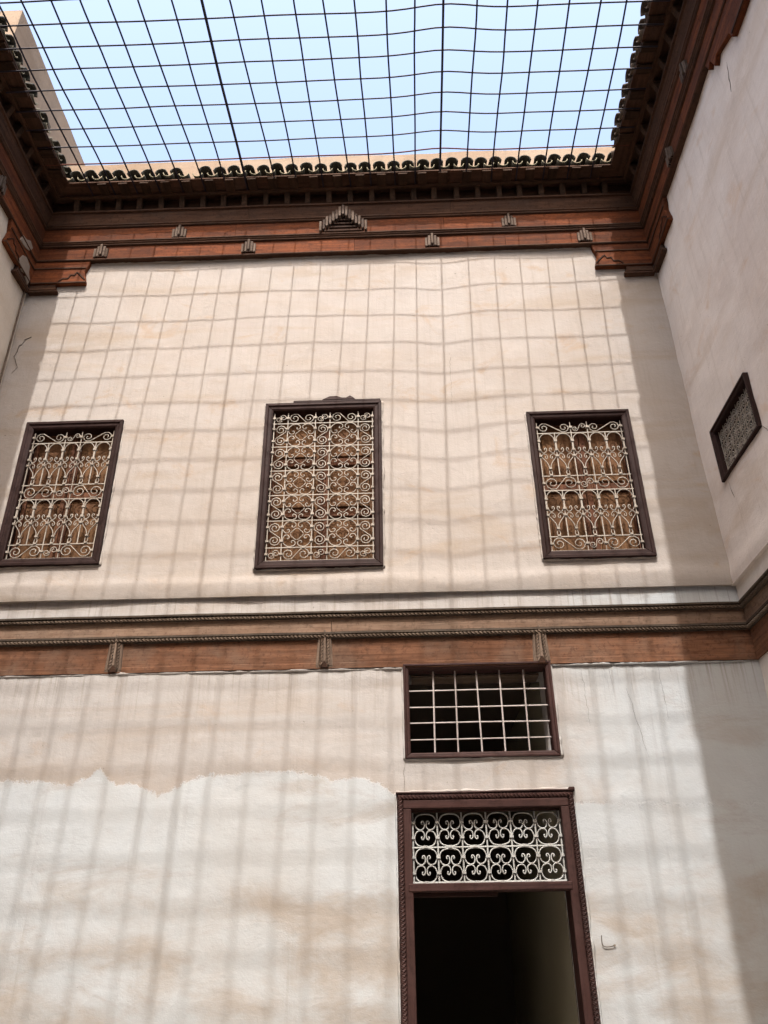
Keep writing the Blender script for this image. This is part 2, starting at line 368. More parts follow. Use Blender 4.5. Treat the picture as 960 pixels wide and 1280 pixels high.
# ------------------------------------------------------------------ far wall
def lip(x, z):                           # the upper storey swells into a rounded ledge at its foot
    t = max(0.0, min(1.0, (4.30 - z) / 0.07)); t = t * t * (3 - 2 * t)
    e = max(0.0, min(1.0, (4.155 - z) / 0.035))
    return -0.014 * t + 0.010 * e * e
def lipbot(n): return 0
bw = thing('courtyard_wall', 'sunlit two-storey cream plaster wall holding the doorway and three tall windows', 'wall', (0, 0, 0))
up_w = wall_mesh('upper_plaster', 'upper', XL - 0.02, XR + 0.02, 4.115, 8.62, [inner(WIN_M, 0.05), inner(WIN_R, 0.05), inner(WIN_L, 0.05)], 0.04, 0.008, 1, 0.34, bw, lip)
lo_w = wall_mesh('lower_plaster', 'lower', XL - 0.2, XR + 0.2, 0.0, 3.57, [inner(WIN_S, 0.03), (DOOR[0] + 0.06, DOOR[1] - 0.06, 0.0, DOOR[2] - 0.06)], 0.04, 0.010, 4, 0.40, bw, None, REC)
# wavy underside of the ledge and the white band below it
mb = MB(); V = []; F = []; xs = [XL - 0.2 + i * 0.05 for i in range(int((XR - XL + 0.4) / 0.05) + 1)]
for x in xs:
    d = 0.008 * fbm(x * 0.9 + 1, 4.115 * 0.9, 1.7, 3) + 0.0028 * fbm(x * 4 + 1, 4.115 * 5, 3.2, 2)
    zz = 4.117 + 0.006 * noise.noise((x * 2.1, 0, 5)); V += [(x, d - 0.003, zz + 0.004), (x, 0.08, zz - 0.002)]
for i in range(len(xs) - 1): F.append((2 * i, 2 * i + 2, 2 * i + 3, 2 * i + 1))
mb.add(V, F); mb.build('ledge_underside', 'upper', bw)
wall_mesh('plaster_band', 'lower', XL - 0.1, XR + 0.1, 3.97, 4.14, (), 0.04, 0.008, 9, 0.1, bw, None, 0.028)

# ------------------------------------------------------------------ side walls
RW = (0.30, 1.06, 4.85, 5.33)            # small window of the right wall: metres from the corner, heights
rw = thing('courtyard_wall', 'shaded grey plaster wall pierced by one small grilled window', 'wall', (XR, 0, 0), RIGHT_RZ)
wall_mesh('upper_plaster', 'side', -0.02, 7.2, 4.115, 8.62, [(RW[0] + 0.04, RW[1] - 0.04, RW[2] + 0.04, RW[3] - 0.04)], 0.05, 0.016, 11, 0.3, rw, lip)
wall_mesh('lower_plaster', 'sidelow', -0.15, 7.2, 0.0, 3.57, (), 0.06, 0.012, 13, 0.3, rw, None, REC)
mb = MB(); mb.box(-0.2, 7.2, -0.004, 0.08, 4.116, 4.122); mb.build('ledge_underside', 'side', rw)
wall_mesh('plaster_band', 'sidelow', -0.1, 7.2, 3.97, 4.14, (), 0.05, 0.008, 19, 0.1, rw, None, 0.028)
lw = thing('courtyard_wall', 'cracked cream plaster wall under the broken carved bracket', 'wall', (XL, 0, 0), LEFT_RZ)
wall_mesh('upper_plaster', 'sideleft', -7.2, 0.02, 4.115, 8.62, (), 0.06, 0.016, 21, 0.3, lw, lip)
wall_mesh('lower_plaster', 'sidelow', -7.2, 0.15, 0.0, 3.57, (), 0.06, 0.012, 23, 0.3, lw, None, REC)
mb = MB(); mb.box(-7.2, 0.2, -0.004, 0.08, 4.116, 4.122); mb.build('ledge_underside', 'side', lw)
wall_mesh('plaster_band', 'sidelow', -7.2, 0.1, 3.97, 4.14, (), 0.05, 0.008, 29, 0.1, lw, None, 0.028)
fwl = thing('courtyard_wall', 'plain plaster wall closing the courtyard opposite the doorway', 'wall', ((XL + XR) / 2, YF, 0), R(180))
wall_mesh('plaster', 'side', -3.6, 3.6, 0.0, 8.62, (), 0.2, 0.012, 31, 0.3, fwl)

def plaster_lip(parent, mat, wn, y, seed, sides='tblr'):
    a, b, c, d = wn; e = 0.004
    runs = {'t': ((a - e, d + e), (b + e, d + e)), 'b': ((a - e, c - e), (b + e, c - e)), 'l': ((a - e, c - e), (a - e, d + e)), 'r': ((b + e, c - e), (b + e, d + e))}
    for k, key in enumerate(sides):
        (x0, z0), (x1, z1) = runs[key]; L = math.hypot(x1 - x0, z1 - z0); n = max(8, int(L / 0.018)); P = []; rr = []
        for i in range(n + 1):
            t = i / n; w_ = noise.noise((t * L * 9 + seed, k * 3.3, seed * .7)); v_ = noise.noise((t * L * 30 + seed, k * 5.1, 1.1))
            P.append((x0 + (x1 - x0) * t + (0.005 * w_ if key in 'lr' else 0), y - 0.002, z0 + (z1 - z0) * t + (0.005 * w_ if key in 'tb' else 0)))
            rr.append(max(0.003, 0.010 + 0.008 * w_ + 0.006 * v_))
        MB().tube(P, rr, 6).build('plaster_lip', mat, parent, smooth=True)
plaster_lip(bw, 'upper', WIN_M, 0, 1, 'blr'); plaster_lip(bw, 'upper', WIN_R, 0, 5); plaster_lip(bw, 'upper', WIN_L, 0, 9)
plaster_lip(bw, 'lower', WIN_S, REC, 13, 'blr'); plaster_lip(bw, 'lower', (DOOR[0], DOOR[1], 0.0, DOOR[2] + 0.014), REC, 17, 'tlr')
plaster_lip(bw, 'lower', (XL, -0.03, 3.0, 3.534), REC, 21, 't'); plaster_lip(bw, 'lower', (1.10, XR, 3.0, 3.534), REC, 22, 't')
plaster_lip(bw, 'upper', (XL + 0.5, XR - 0.5, 7.0, 7.752), 0, 25, 't')

# hairline cracks and dents in the plaster: thin dark grooves
def crack(parent, pts, y, r=0.004, seed=0):
    rr = random.Random(seed); P = []
    for (a, b) in zip(pts, pts[1:]):
        n = max(2, int(math.hypot(b[0] - a[0], b[1] - a[1]) / 0.03))
        for i in range(n):
            t = i / n; P.append((a[0] + (b[0] - a[0]) * t + rr.uniform(-.006, .006), y, a[1] + (b[1] - a[1]) * t + rr.uniform(-.006, .006)))
    P.append((pts[-1][0], y, pts[-1][1]))
    # drape on the uneven wall: sit half inside it
    rad = [r * 0.6 * (0.35 + 0.65 * math.sin(math.pi * (i + 0.5) / len(P))) * rr.uniform(0.6, 1.2) for i in range(len(P))]
    MB().tube(P, rad, 4).build('crack', 'crack', parent)

# ------------------------------------------------------------------ string course of carved wood between the storeys
def string_course(label, loc, rz, x0, x1, m0, m1, brackets, boards):
    t = thing('carved_string_course', label, 'wood beam', loc, rz)
    # o measured from the upper wall face: negative = behind it
    MB().profile([(-0.12, 3.938), (-0.052, 3.938), (-0.046, 3.946), (-0.046, 3.966), (-0.018, 3.970), (-0.018, 3.984), (-0.12, 3.990)], x0, x1, m0, m1, 0.2, 0.006, 3).build('moulding', 'groove', t)
    xs = [x0] + boards + [x1]
    for i in range(len(xs) - 1):
        MB().profile([(-0.12, 3.826), (-0.062, 3.826), (-0.058, 3.942), (-0.12, 3.942)], xs[i] + (0.002 if i else 0), xs[i + 1] - (0.002 if i < len(xs) - 2 else 0),
                     m0 if i == 0 else 0, m1 if i == len(xs) - 2 else 0, 0.25, 0.004, 5 + i).build('band_board', 'lbrown', t)
    MB().profile([(-0.12, 3.776), (-0.074, 3.776), (-0.068, 3.786), (-0.068, 3.806), (-0.052, 3.812), (-0.052, 3.828), (-0.12, 3.832)], x0, x1, m0, m1, 0.2, 0.006, 13).build('moulding', 'groove', t)
    a0, a1 = x0 - (0.07 if m0 else 0) + 0, x1 + (0.07 if m1 else 0)
    MB().rope((x0 - m0 * 0.04, 0.036, 3.953), (x1 + m1 * 0.04, 0.036, 3.953), 0.0135, 0.030).build('rope_moulding', 'greyx', t)
    MB().rope((x0 - m0 * 0.06, 0.060, 3.795), (x1 + m1 * 0.06, 0.060, 3.795), 0.0135, 0.030).build('rope_moulding', 'greyx', t)
    xs = [x0] + brackets + [x1]
    for i in range(len(xs) - 1):
        MB().profile([(-0.15, 3.546), (-0.078, 3.546), (-0.078, 3.588), (-0.083, 3.592), (-0.083, 3.782), (-0.15, 3.782)], xs[i] + (0.002 if i else 0), xs[i + 1] - (0.002 if i < len(xs) - 2 else 0),
                     m0 if i == 0 else 0, m1 if i == len(xs) - 2 else 0, 0.2, 0.007, 31 + i).build('frieze_board', 'lred', t)
    for bx in brackets: small_bracket(t, bx)
    return t
def small_bracket(t, bx):
    b = MB()
    b.prism([(bx - 0.066, 3.552), (bx + 0.066, 3.552), (bx + 0.050, 3.815), (bx - 0.050, 3.815)], 0.076, 0.10)
    br = b.build('bracket', 'grey', t, bevel=0.004)
    for s in (-1, 0, 1):
        r = MB(); h = 3.846 if s == 0 else 3.812; zb = 3.566 if s else 3.60; o = 0.052 if s == 0 else 0.060; ww = 0.010
        xb, xt = bx + s * 0.054, bx + s * 0.039
        r.add([(xb - ww, o + .012, zb), (xb + ww, o + .012, zb), (xt + ww * .8, o, h), (xt - ww * .8, o, h), (xb - ww, 0.09, zb - 0.012), (xb + ww, 0.09, zb - 0.012), (xt + ww * .8, 0.09, h), (xt - ww * .8, 0.09, h)],
              [(0, 1, 2, 3), (7, 6, 5, 4), (0, 4, 5, 1), (1, 5, 6, 2), (2, 6, 7, 3), (3, 7, 4, 0)])
        r.build('rib', 'grey', br, bevel=0.003)
    for s in (-1, 1):
        r = MB(); r.rope((bx + s * 0.029, 0.074, 3.57), (bx + s * 0.020, 0.066, 3.81), 0.0125, 0.026); r.build('rope_moulding', 'grey', br)
    r = MB(); r.prism([(bx - 0.03, 3.549), (bx + 0.03, 3.549), (bx + 0.014, 3.59), (bx, 3.604), (bx - 0.014, 3.59)], 0.066, 0.09); r.build('foot', 'dark', br, bevel=0.003)

string_course('weathered red-brown carved beam crossing the sunlit wall over the doorway', (0, 0, 0), 0, XL, XR, 1, 1, [-2.215, -0.611, 1.022], [-0.56])
string_course('dark carved beam running along the shaded wall with the small window', (XR, 0, 0), RIGHT_RZ, 0.0, 7.2, 1, 0, [1.6, 3.2, 4.8], [2.4])
string_course('carved beam running along the wall with the broken bracket', (XL, 0, 0), LEFT_RZ, -7.2, 0.0, 0, 1, [-4.8, -3.2, -1.6], [-2.4])

# ------------------------------------------------------------------ top cornice
def comb_bracket(t, x, z0, o, h=0.11, name='bracket'):
    b = MB(); b.prism([(x - 0.05, z0), (x + 0.05, z0), (x + 0.05, z0 + h * .8), (x, z0 + h * 1.1), (x - 0.05, z0 + h * .8)], -o - 0.014, -o + 0.03)
    br = b.build(name, 'dark', t)
    for i, (dx, a, c) in enumerate(((-0.060, -0.012, 0.72), (-0.030, -0.004, 0.92), (0.0, 0.016, 1.08), (0.030, -0.004, 0.92), (0.060, -0.012, 0.72))):
        if i == 2 or True:
            r = MB(); ww = 0.011; oo = o + 0.022 + (0.010 if i == 2 else 0)
            r.prism([(x + dx - ww, z0 + a + .01), (x + dx, z0 + a), (x + dx + ww, z0 + a + .01), (x + dx + ww, z0 + c * h), (x + dx - ww, z0 + c * h)], -oo, -o)
            r.build('rib', 'rib', br, bevel=0.003)
def pediment(t, x):
    b = MB(); b.prism([(x - 0.20, 8.006), (x + 0.20, 8.006), (x, 8.185)], -0.092, -0.055)
    pe = b.build('pediment', 'board', t)
    for k in range(4):
        hw = 0.19 - 0.047 * k
        MB().box(x - hw, x + hw, -0.100 - 0.006 * k, -0.08, 8.012 + 0.042 * k, 8.036 + 0.042 * k).build('step', 'dark', pe, bevel=0.003)
    n = 7
    for i in range(-n, n + 1):
        u = abs(i) / n; z0 = 8.008 + 0.175 * (1 - u); dx = i * 0.0325
        o = 0.105 + 0.055 * (1 - u)
        MB().prism([(x + dx - 0.0125, z0 + .008), (x + dx, z0 - .004), (x + dx + 0.0125, z0 + .008), (x + dx + 0.0125, z0 + 0.135), (x + dx - 0.0125, z0 + 0.135)], -o - 0.010 * (i % 2), -0.05).build('rib', 'rib' if i % 2 else 'ribx', pe, bevel=0.003)

def corner_bracket(t, x0, dirn, mitre):
    """stepped carved board hanging in a corner; x0 the corner, dirn the way it runs"""
    d = dirn
    def P(a): return [(x0 + d * u, z) for u, z in a]
    a = MB(); a.prism(P([(0.04, 7.355), (0.325, 7.355), (0.325, 7.39), (0.30, 7.41), (0.30, 7.462), (0.04, 7.462)]), -0.040, 0.02); a.build('bracket', 'board', t, bevel=0.004)
    a = MB(); a.prism(P([(0.04, 7.464), (0.59, 7.464), (0.59, 7.50), (0.575, 7.55), (0.56, 7.62), (0.585, 7.70), (0.60, 7.778), (0.04, 7.778)]), -0.046, 0.02); br = a.build('bracket', 'red', t, bevel=0.004)
    for z, u1 in ((7.358, 0.335), (7.384, 0.32), (7.467, 0.595), (7.66, 0.57)):
        MB().prism(P([(0.045, z), (u1, z), (u1, z + 0.014), (0.045, z + 0.014)]), -0.056, -0.03).build('fillet', 'board', br)
    # carved ogee line
    pts = [(0.32, 7.49), (0.36, 7.53), (0.41, 7.53), (0.43, 7.575), (0.47, 7.57), (0.49, 7.61), (0.53, 7.57), (0.58, 7.51)]
    MB().tube([(x0 + d * u, -0.047, z) for u, z in pts], 0.009, 4).build('carved_line', 'dark', br)

def cornice(label, loc, rz, x0, x1, m0, m1, c0, c1, low, upp, ped, extra=()):
    t = thing('carved_wooden_cornice', label, 'wood cornice', loc, rz)
    def run(poly, name, mat, joints=(), seed=0, jit=0.005, bevel=0.0):
        xs = [x0] + sorted(joints) + [x1]
        for i in range(len(xs) - 1):
            MB().profile(poly, xs[i] + (0.0015 if i else 0), xs[i + 1] - (0.0015 if i < len(xs) - 2 else 0), m0 if i == 0 else 0, m1 if i == len(xs) - 2 else 0, 0.2, jit, seed + i * 0.37).build(name, mat, t, bevel=bevel)
    run([(-0.02, 7.772), (0.050, 7.772), (0.050, 7.948), (-0.02, 7.948)], 'frieze_board', 'red', low, 1)
    run([(0.0, 7.758), (0.056, 7.758), (0.062, 7.768), (0.056, 7.782), (0.0, 7.782)], 'fillet', 'board', (), 2)
    run([(-0.02, 7.948), (0.056, 7.948), (0.070, 7.955), (0.070, 7.967), (0.080, 7.975), (0.080, 7.985), (0.090, 7.991), (0.090, 8.003), (-0.02, 8.003)], 'moulding', 'board', (), 3)
    run([(-0.02, 8.003), (0.070, 8.003), (0.070, 8.190), (-0.02, 8.190)], 'frieze_board', 'red', upp, 4)
    run([(-0.02, 8.190), (0.078, 8.190), (0.088, 8.197), (0.088, 8.209), (0.098, 8.215), (0.098, 8.232), (-0.02, 8.232)], 'moulding', 'board', (), 5)
    L = x1 - x0; js = [x0 + L * k / 3 + 0.1 for k in (1, 2)]
    run([(0.02, 8.232), (0.088, 8.232), (0.128, 8.350), (0.128, 8.385), (0.02, 8.385)], 'cove_board', 'board', js, 6)
    run([(0.122, 8.346), (0.146, 8.350), (0.146, 8.368), (0.122, 8.368)], 'fillet', 'board', (), 6.6)
    run([(0.0, 8.372), (0.098, 8.372), (0.098, 8.548), (0.0, 8.548)], 'back_board', 'dark', (), 7)
    run([(0.08, 8.546), (0.350, 8.536), (0.350, 8.549), (0.08, 8.560)], 'soffit_board', 'board', js, 7.5)
    run([(0.170, 8.508), (0.205, 8.508), (0.209, 8.520), (0.205, 8.538), (0.170, 8.538)], 'fillet', 'board', [j + .5 for j in js], 9, 0.006)
    # dentils under the eave and the rafters that show between fillet and tiles
    me = MB().profile([(0.09, 8.374), (0.140, 8.376), (0.150, 8.40), (0.176, 8.500), (0.176, 8.512), (0.09, 8.512)], -0.027, 0.027).mesh('dentil', 'dent')
    mr = MB().profile([(0.20, 8.522), (0.345, 8.514), (0.345, 8.538), (0.20, 8.545)], -0.045, 0.045).mesh('rafter_end', 'dent')
    n = int((L - 0.55) / 0.216); off = (L - n * 0.216) / 2
    for i in range(n + 1):
        x = x0 + off + i * 0.216
        link('dentil', me, t, 0.004, (x + rnd.uniform(-.008, .008), 0, rnd.uniform(-.003, .003)))
        if x0 + m0 * .4 < x < x1 - m1 * .4: link('rafter_end', mr, t, 0.004, (x + 0.1 + rnd.uniform(-.02, .02), 0, rnd.uniform(-.003, .001)), (0, 0, rnd.uniform(-.04, .04)))
    if c0: corner_bracket(t, x0, 1, 1)
    if c1: corner_bracket(t, x1, -1, 1)
    for x, lv in ped:
        if lv == 'low': comb_bracket(t, x, 7.80, 0.050, 0.15)
        elif lv == 'up': comb_bracket(t, x, 8.02, 0.070, 0.15)
        else: pediment(t, x)
    return t
LOWJ = [-1.461, 0.378]
cornice('carved red-brown wooden cornice with triangular pediment over the three windows', (0, 0, 0), 0, XL, XR, 1, 1, True, True, [-2.4, -0.4, 1.1], [-1.6, 0.5],
        [(-2.94, 'low'), (-1.455, 'low'), (0.375, 'low'), (1.88, 'low'), (-2.17, 'up'), (1.15, 'up'), (-0.51, 'ped')])
rc = cornice('dark carved wooden cornice topping the wall with the small window', (XR, 0, 0), RIGHT_RZ, 0, 7.2, 1, 0, True, False, [1.3, 3.6, 5.2], [2.0, 4.1],
        [(0.95, 'low'), (1.6, 'up'), (3.4, 'low'), (4.4, 'up')])
lc = cornice('carved wooden cornice with broken bracket and bare weathered patches', (XL, 0, 0), LEFT_RZ, -7.2, 0, 0, 1, False, True, [-5, -3, -1.5], [-4, -2],
        [(-0.9, 'low'), (-1.7, 'up')])
# stepped pendant board part-way along the right cornice, broken at its edge
MB().prism([(1.84, 7.775), (1.87, 7.66), (1.92, 7.70), (1.96, 7.57), (2.02, 7.62), (2.24, 7.52), (2.26, 7.44), (3.0, 7.44), (3.02, 7.52), (3.28, 7.56), (3.32, 7.775)], -0.046, 0.02).build('pendant_board', 'red', rc, bevel=0.004)
MB().prism([(2.28, 7.45), (2.98, 7.45), (2.98, 7.47), (2.28, 7.47)], -0.056, -0.03).build('fillet', 'dark', rc)
# pale bare plaster showing where the left bracket has lost its wood
MB().prism([(-0.335, 7.51), (-0.25, 7.46), (-0.17, 7.47), (-0.09, 7.42), (-0.07, 7.50), (-0.12, 7.55), (-0.13, 7.62), (-0.22, 7.655), (-0.29, 7.61)], -0.052, -0.03).build('bare_patch', 'dust', lc, bevel=0.004)
MB().prism([(-0.40, 7.70), (-0.29, 7.71), (-0.20, 7.76), (-0.17, 7.83), (-0.24, 7.86), (-0.30, 7.81), (-0.38, 7.79)], -0.056, -0.03).build('bare_patch', 'dust', lc, bevel=0.004)

# ------------------------------------------------------------------ glazed tile eaves
def shell(up_, r0, r1, L, slope, th=0.009, n=10):
    """half-round tile, long axis along local y (eave end at y=0), rising away from the eave"""
    mb = MB(); V = []; F = []
    for (yy, r) in ((0, r0), (L, r1)):
        for rr in (r, r - th):
            for i in range(n + 1):
                a = math.pi * i / n
                V.append((-rr * math.cos(a), yy, (rr * math.sin(a) if up_ else -rr * math.sin(a)) + yy * slope))
    m = n + 1
    for i in range(n):
        F += [(i, i + 1, 2 * m + i + 1, 2 * m + i), (m + i + 1, m + i, 3 * m + i, 3 * m + i + 1), (i + 1, i, m + i, m + i + 1), (2 * m + i, 2 * m + i + 1, 3 * m + i + 1, 3 * m + i)]
    F += [(0, 2 * m, 3 * m, m), (n, m + n, 3 * m + n, 2 * m + n)]
    mb.add(V, F); return mb
ME_COVER = shell(True, 0.063, 0.050, 0.62, 0.36).mesh('cover_tile', 'tile', True)
ME_PAN = shell(False, 0.052, 0.044, 0.62, 0.36).mesh('pan_tile', 'tile', True)
ME_PAN.materials.append(MT['lit_rim'])
for p in ME_PAN.polygons:
    if abs(p.normal.y) > 0.8: p.material_index = 1
ME_BC = ME_COVER.copy(); ME_BC.materials[0] = MT['btile']; ME_BP = ME_PAN.copy(); ME_BP.materials[0] = MT['btile']; ME_BP.materials[1] = MT['btile']
def eave(label, loc, rz, x0, x1, seed, tip=0.365, mp=None, mc=None):
    t = thing('tiled_eave', label, 'roof eave', loc, rz)
    rr = random.Random(seed); n = int((x1 - x0) / 0.15)
    MB().add([(x0 - .4, -0.31, 8.555), (x1 + .4, -0.31, 8.555), (x1 + .4, 0.5, 8.84), (x0 - .4, 0.5, 8.84), (x0 - .4, -0.31, 8.563), (x1 + .4, -0.31, 8.563), (x1 + .4, 0.5, 8.85), (x0 - .4, 0.5, 8.85)],
             [(0, 1, 2, 3), (4, 7, 6, 5), (0, 4, 5, 1), (1, 5, 6, 2), (2, 6, 7, 3), (3, 7, 4, 0)]).build('roof_bed', 'board', t)
    for i in range(n + 1):
        x = x0 + (i + .5) * (x1 - x0) / (n + 1)
        j = lambda s: rr.uniform(-s, s)
        o = link('pan_tile', mp or ME_PAN, t, 0, (x - 0.0375 * 1.0 + j(.006), -tip + j(.010), 8.616 + j(.004)), (j(.03), j(.06), j(.04)))
        if rr.random() < 0.97:
            link('cover_tile', mc or ME_COVER, t, 0, (x + 0.0375 + j(.006), -tip - .010 + j(.010), 8.630 + j(.005)), (j(.03), j(.07), j(.05)))
    return t
eave('row of dark green half-round eave tiles over the sunlit wall', (0, 0, 0), 0, XL + 0.30, XR - 0.28, 3)
eave('row of dark green eave tiles over the wall with the broken bracket', (XL, 0, 0), LEFT_RZ, -6.75, -0.36, 5, 0.352)
eave('row of dark eave tiles over the shaded wall with the small window', (XR, 0, 0), RIGHT_RZ, 0.36, 6.75, 8, 0.365, ME_BP, ME_BC)
t = thing('wooden_eave', 'plain wooden eave over the wall opposite the doorway', 'roof eave', ((XL + XR) / 2, YF, 0), R(180))
MB().box(-3.2, 3.2, -0.37, 0.4, 8.58, 8.63).build('soffit_board', 'dark', t)
MB().box(-3.2, 3.2, -0.38, -0.35, 8.56, 8.70).build('fascia_board', 'board', t)

# ------------------------------------------------------------------ parapets above the roofs
def parapet(label, loc, pts_top, x0, x1, y0, y1, zb, mat, seed):
    t = None
    mb = MB(); n = 40; V = []; F = []
    for i in range(n + 1):
        x = x0 + (x1 - x0) * i / n; zt = pts_top + 0.02 * fbm(x * 1.5, seed, 0, 3)
        d = 0.012 * fbm(x * 2, seed, 3, 2)
        V += [(x, y0 + d, zb), (x, y0 + d, zt), (x, y1, zt), (x, y1, zb)]
    for i in range(n):
        a = 4 * i
        F += [(a, a + 4, a + 5, a + 1), (a + 1, a + 5, a + 6, a + 2), (a + 2, a + 6, a + 7, a + 3)]
    F += [(0, 1, 2, 3), (4 * n, 4 * n + 3, 4 * n + 2, 4 * n + 1)]
    mb.add(V, F); o = mb.build('parapet_wall', mat); return tag(o, label, 'parapet', None, 'thing')
parapet('low sunlit pinkish plaster parapet behind the green eave tiles', None, 9.80, -3.9, 3.4, 0.40, 0.65, 8.6, 'parapet', 2)
mb = MB(); V = []; F = []; n = 24
for i in range(n + 1):
    y = -0.97 + 3.4 * i / n; zt = 10.535 - 0.045 * i / n + 0.012 * fbm(y * 2, 1, 1, 3); d = 0.01 * fbm(y * 2, 5, 3, 2)
    V += [(-3.9 + d, y, 8.5), (-3.9 + d, y, zt), (-4.6, y, zt), (-4.6, y, 8.5)]
for i in range(n):
    a = 4 * i; F += [(a, a + 4, a + 5, a + 1), (a + 1, a + 5, a + 6, a + 2), (a + 2, a + 6, a + 7, a + 3)]
F += [(0, 1, 2, 3), (4 * n, 4 * n + 3, 4 * n + 2, 4 * n + 1)]
pt = MB().add(V, F).build('parapet_wall', 'parapet'); tag(pt, 'tall ochre plaster parapet ending in a bright face above the eave tiles', 'parapet', None, 'thing')
MB().add([(-3.892, -0.02, 9.96), (-3.892, 0.035, 9.955), (-3.892, 0.04, 10.01), (-3.892, -0.015, 10.02), (-3.92, 0, 9.99)], [(0, 1, 2, 3), (0, 4, 1), (1, 4, 2), (2, 4, 3), (3, 4, 0)]).build('putlog_hole', 'crack', pt)

# ------------------------------------------------------------------ windows
def catmull(P, k=4):
    out = []; n = len(P)
    for i in range(n - 1):
        p0, p1, p2, p3 = P[max(i - 1, 0)], P[i], P[i + 1], P[min(i + 2, n - 1)]
        for j in range(k):
            t = j / k
            out.append(tuple(0.5 * ((2 * p1[a]) + (-p0[a] + p2[a]) * t + (2 * p0[a] - 5 * p1[a] + 4 * p2[a] - p3[a]) * t * t + (-p0[a] + 3 * p1[a] - 3 * p2[a] + p3[a]) * t ** 3) for a in (0, 1)))
    out.append(P[-1]); return out
def spiral(cx, cz, r, a0, turns, sgn, rin=0.16, n=9):
    """points from the inside outwards, ending at angle a0"""
    N = int(n * turns) + 1; out = []
    for i in range(N + 1):
        t = i / N; rr = r * (rin + (1 - rin) * t ** 0.85); a = a0 - sgn * 2 * math.pi * turns * (1 - t)
        out.append((cx + rr * math.cos(a), cz + rr * math.sin(a)))
    return out
def s_scroll(wd, h, turns=1.6, flip=False):
    """S-scroll lying along x in a wd x h box round the origin"""
    r = h * 0.5; cx = wd * 0.5 - r
    A = spiral(-cx, 0, r, math.radians(-62), turns, 1)      # left coil: ends at its foot, running right
    Bq = [(-x, -z) for x, z in A][::-1]
    P = A + [(0.0, 0.0)] * (1 if cx > r * .8 else 0) + Bq
    return [(x, -z) for x, z in P] if flip else P
def v_scroll(wd, h, flip=False):
    return [(z, x) for x, z in s_scroll(h, wd, 1.7, flip)]
C_HEART = catmull([(-.12, .20), (-.165, .195), (-.155, .265), (-.09, .275), (-.04, .20), (-.05, .09), (-.13, .02), (-.25, .012), (-.38, .06), (-.465, .20), (-.45, .32), (-.36, .43), (-.2, .485), (0, .50)], 3)
C_HEART = C_HEART + [(-x, z) for x, z in C_HEART[::-1][1:]]
C_QUAT = catmull([(.32, .70), (.37, .60), (.26, .52), (.11, .62), (.10, .82), (.30, .965), (.66, .96), (.96, .66), (.965, .30), (.82, .10), (.62, .11), (.52, .26), (.60, .37), (.70, .32)], 3)
def to3(P, y=0): return [(x, y, z) for x, z in P]
def collar_mesh(r, h, mat): return MB().box(-r, r, -r, r, -h, h).mesh('collar', mat)

def frame_parts(t, wn, fw, d_out=0.034, mats=('frame', 'framev')):
    a, b, c, d = wn
    prof = [(-0.0, 0.0), (d_out, 0.0), (d_out, fw * 0.38), (d_out - 0.010, fw * 0.44), (d_out - 0.012, fw * 0.80), (d_out - 0.020, fw), (-0.12, fw)]
    def member(p, u0, u1, fn, name, mat):
        V = []; n = len(p)
        for u, s in ((u0, 1), (u1, -1)):
            for o, q_ in p: V.append(fn(u + s * q_, -o + 0.0, q_))
        F = [(j, (j + 1) % n, (j + 1) % n + n, j + n) for j in range(n)] + [tuple(range(n))[::-1], tuple(range(n, 2 * n))]
        MB().add(V, F).build(name, mat, t, bevel=0.003)
    prof = [(-0.12, 0.0)] + prof[1:]
    member(prof, a, b, lambda u, y, q_: (u, y, d - q_), 'frame_rail', mats[0])
    member(prof, a, b, lambda u, y, q_: (u, y, c + q_), 'frame_rail', mats[0])
    member(prof, c, d, lambda u, y, q_: (a + q_, y, u), 'frame_stile', mats[1])
    member(prof, c, d, lambda u, y, q_: (b - q_, y, u), 'frame_stile', mats[1])

def shutters(t, a, b, c, d, y, rows):
    mid = (a + b) / 2
    MB().box(mid - 0.04, mid + 0.04, y + 0.037, y + 0.05, c - .03, d + .03).build('shutter_batten', 'shutd', t)
    for (p, q_) in ((a - .02, mid - 0.003), (mid + 0.003, b + .02)):
        lf = MB().box(p, q_, y + 0.022, y + 0.035, c - .02, d + .02).build('shutter_or_backing', 'shut', t)
        for (u, v) in ((p, p + 0.05), (q_ - 0.035, q_)): MB().box(u, v, y, y + 0.024, c - .02, d + .02).build('shutter_stile', 'shutd', lf, bevel=0.004)
        zz = [c - 0.02 + (d - c + 0.04) * k / rows for k in range(rows + 1)]
        for k, z in enumerate(zz):
            MB().box(p + 0.051, q_ - 0.036, y + 0.001, y + 0.024, max(c - .02, z - 0.035), min(d + .02, z + 0.035)).build('shutter_rail', 'shutd', lf, bevel=0.004)
        for k in range(rows):          # raised fielded panel with an arched head
            x0_, x1_, z0_, z1_ = p + 0.075, q_ - 0.06, zz[k] + 0.06, zz[k + 1] - 0.06; hw = (x1_ - x0_) / 2
            hd = [(x0_ + hw - hw * math.cos(math.pi * i / 8), z1_ - 0.012 + 0.012 * math.sin(math.pi * i / 8)) for i in range(9)][::-1]
            MB().prism([(x0_, z0_), (x1_, z0_)] + hd, y + 0.008, y + 0.024).build('shutter_panel', 'shut', lf, bevel=0.004)

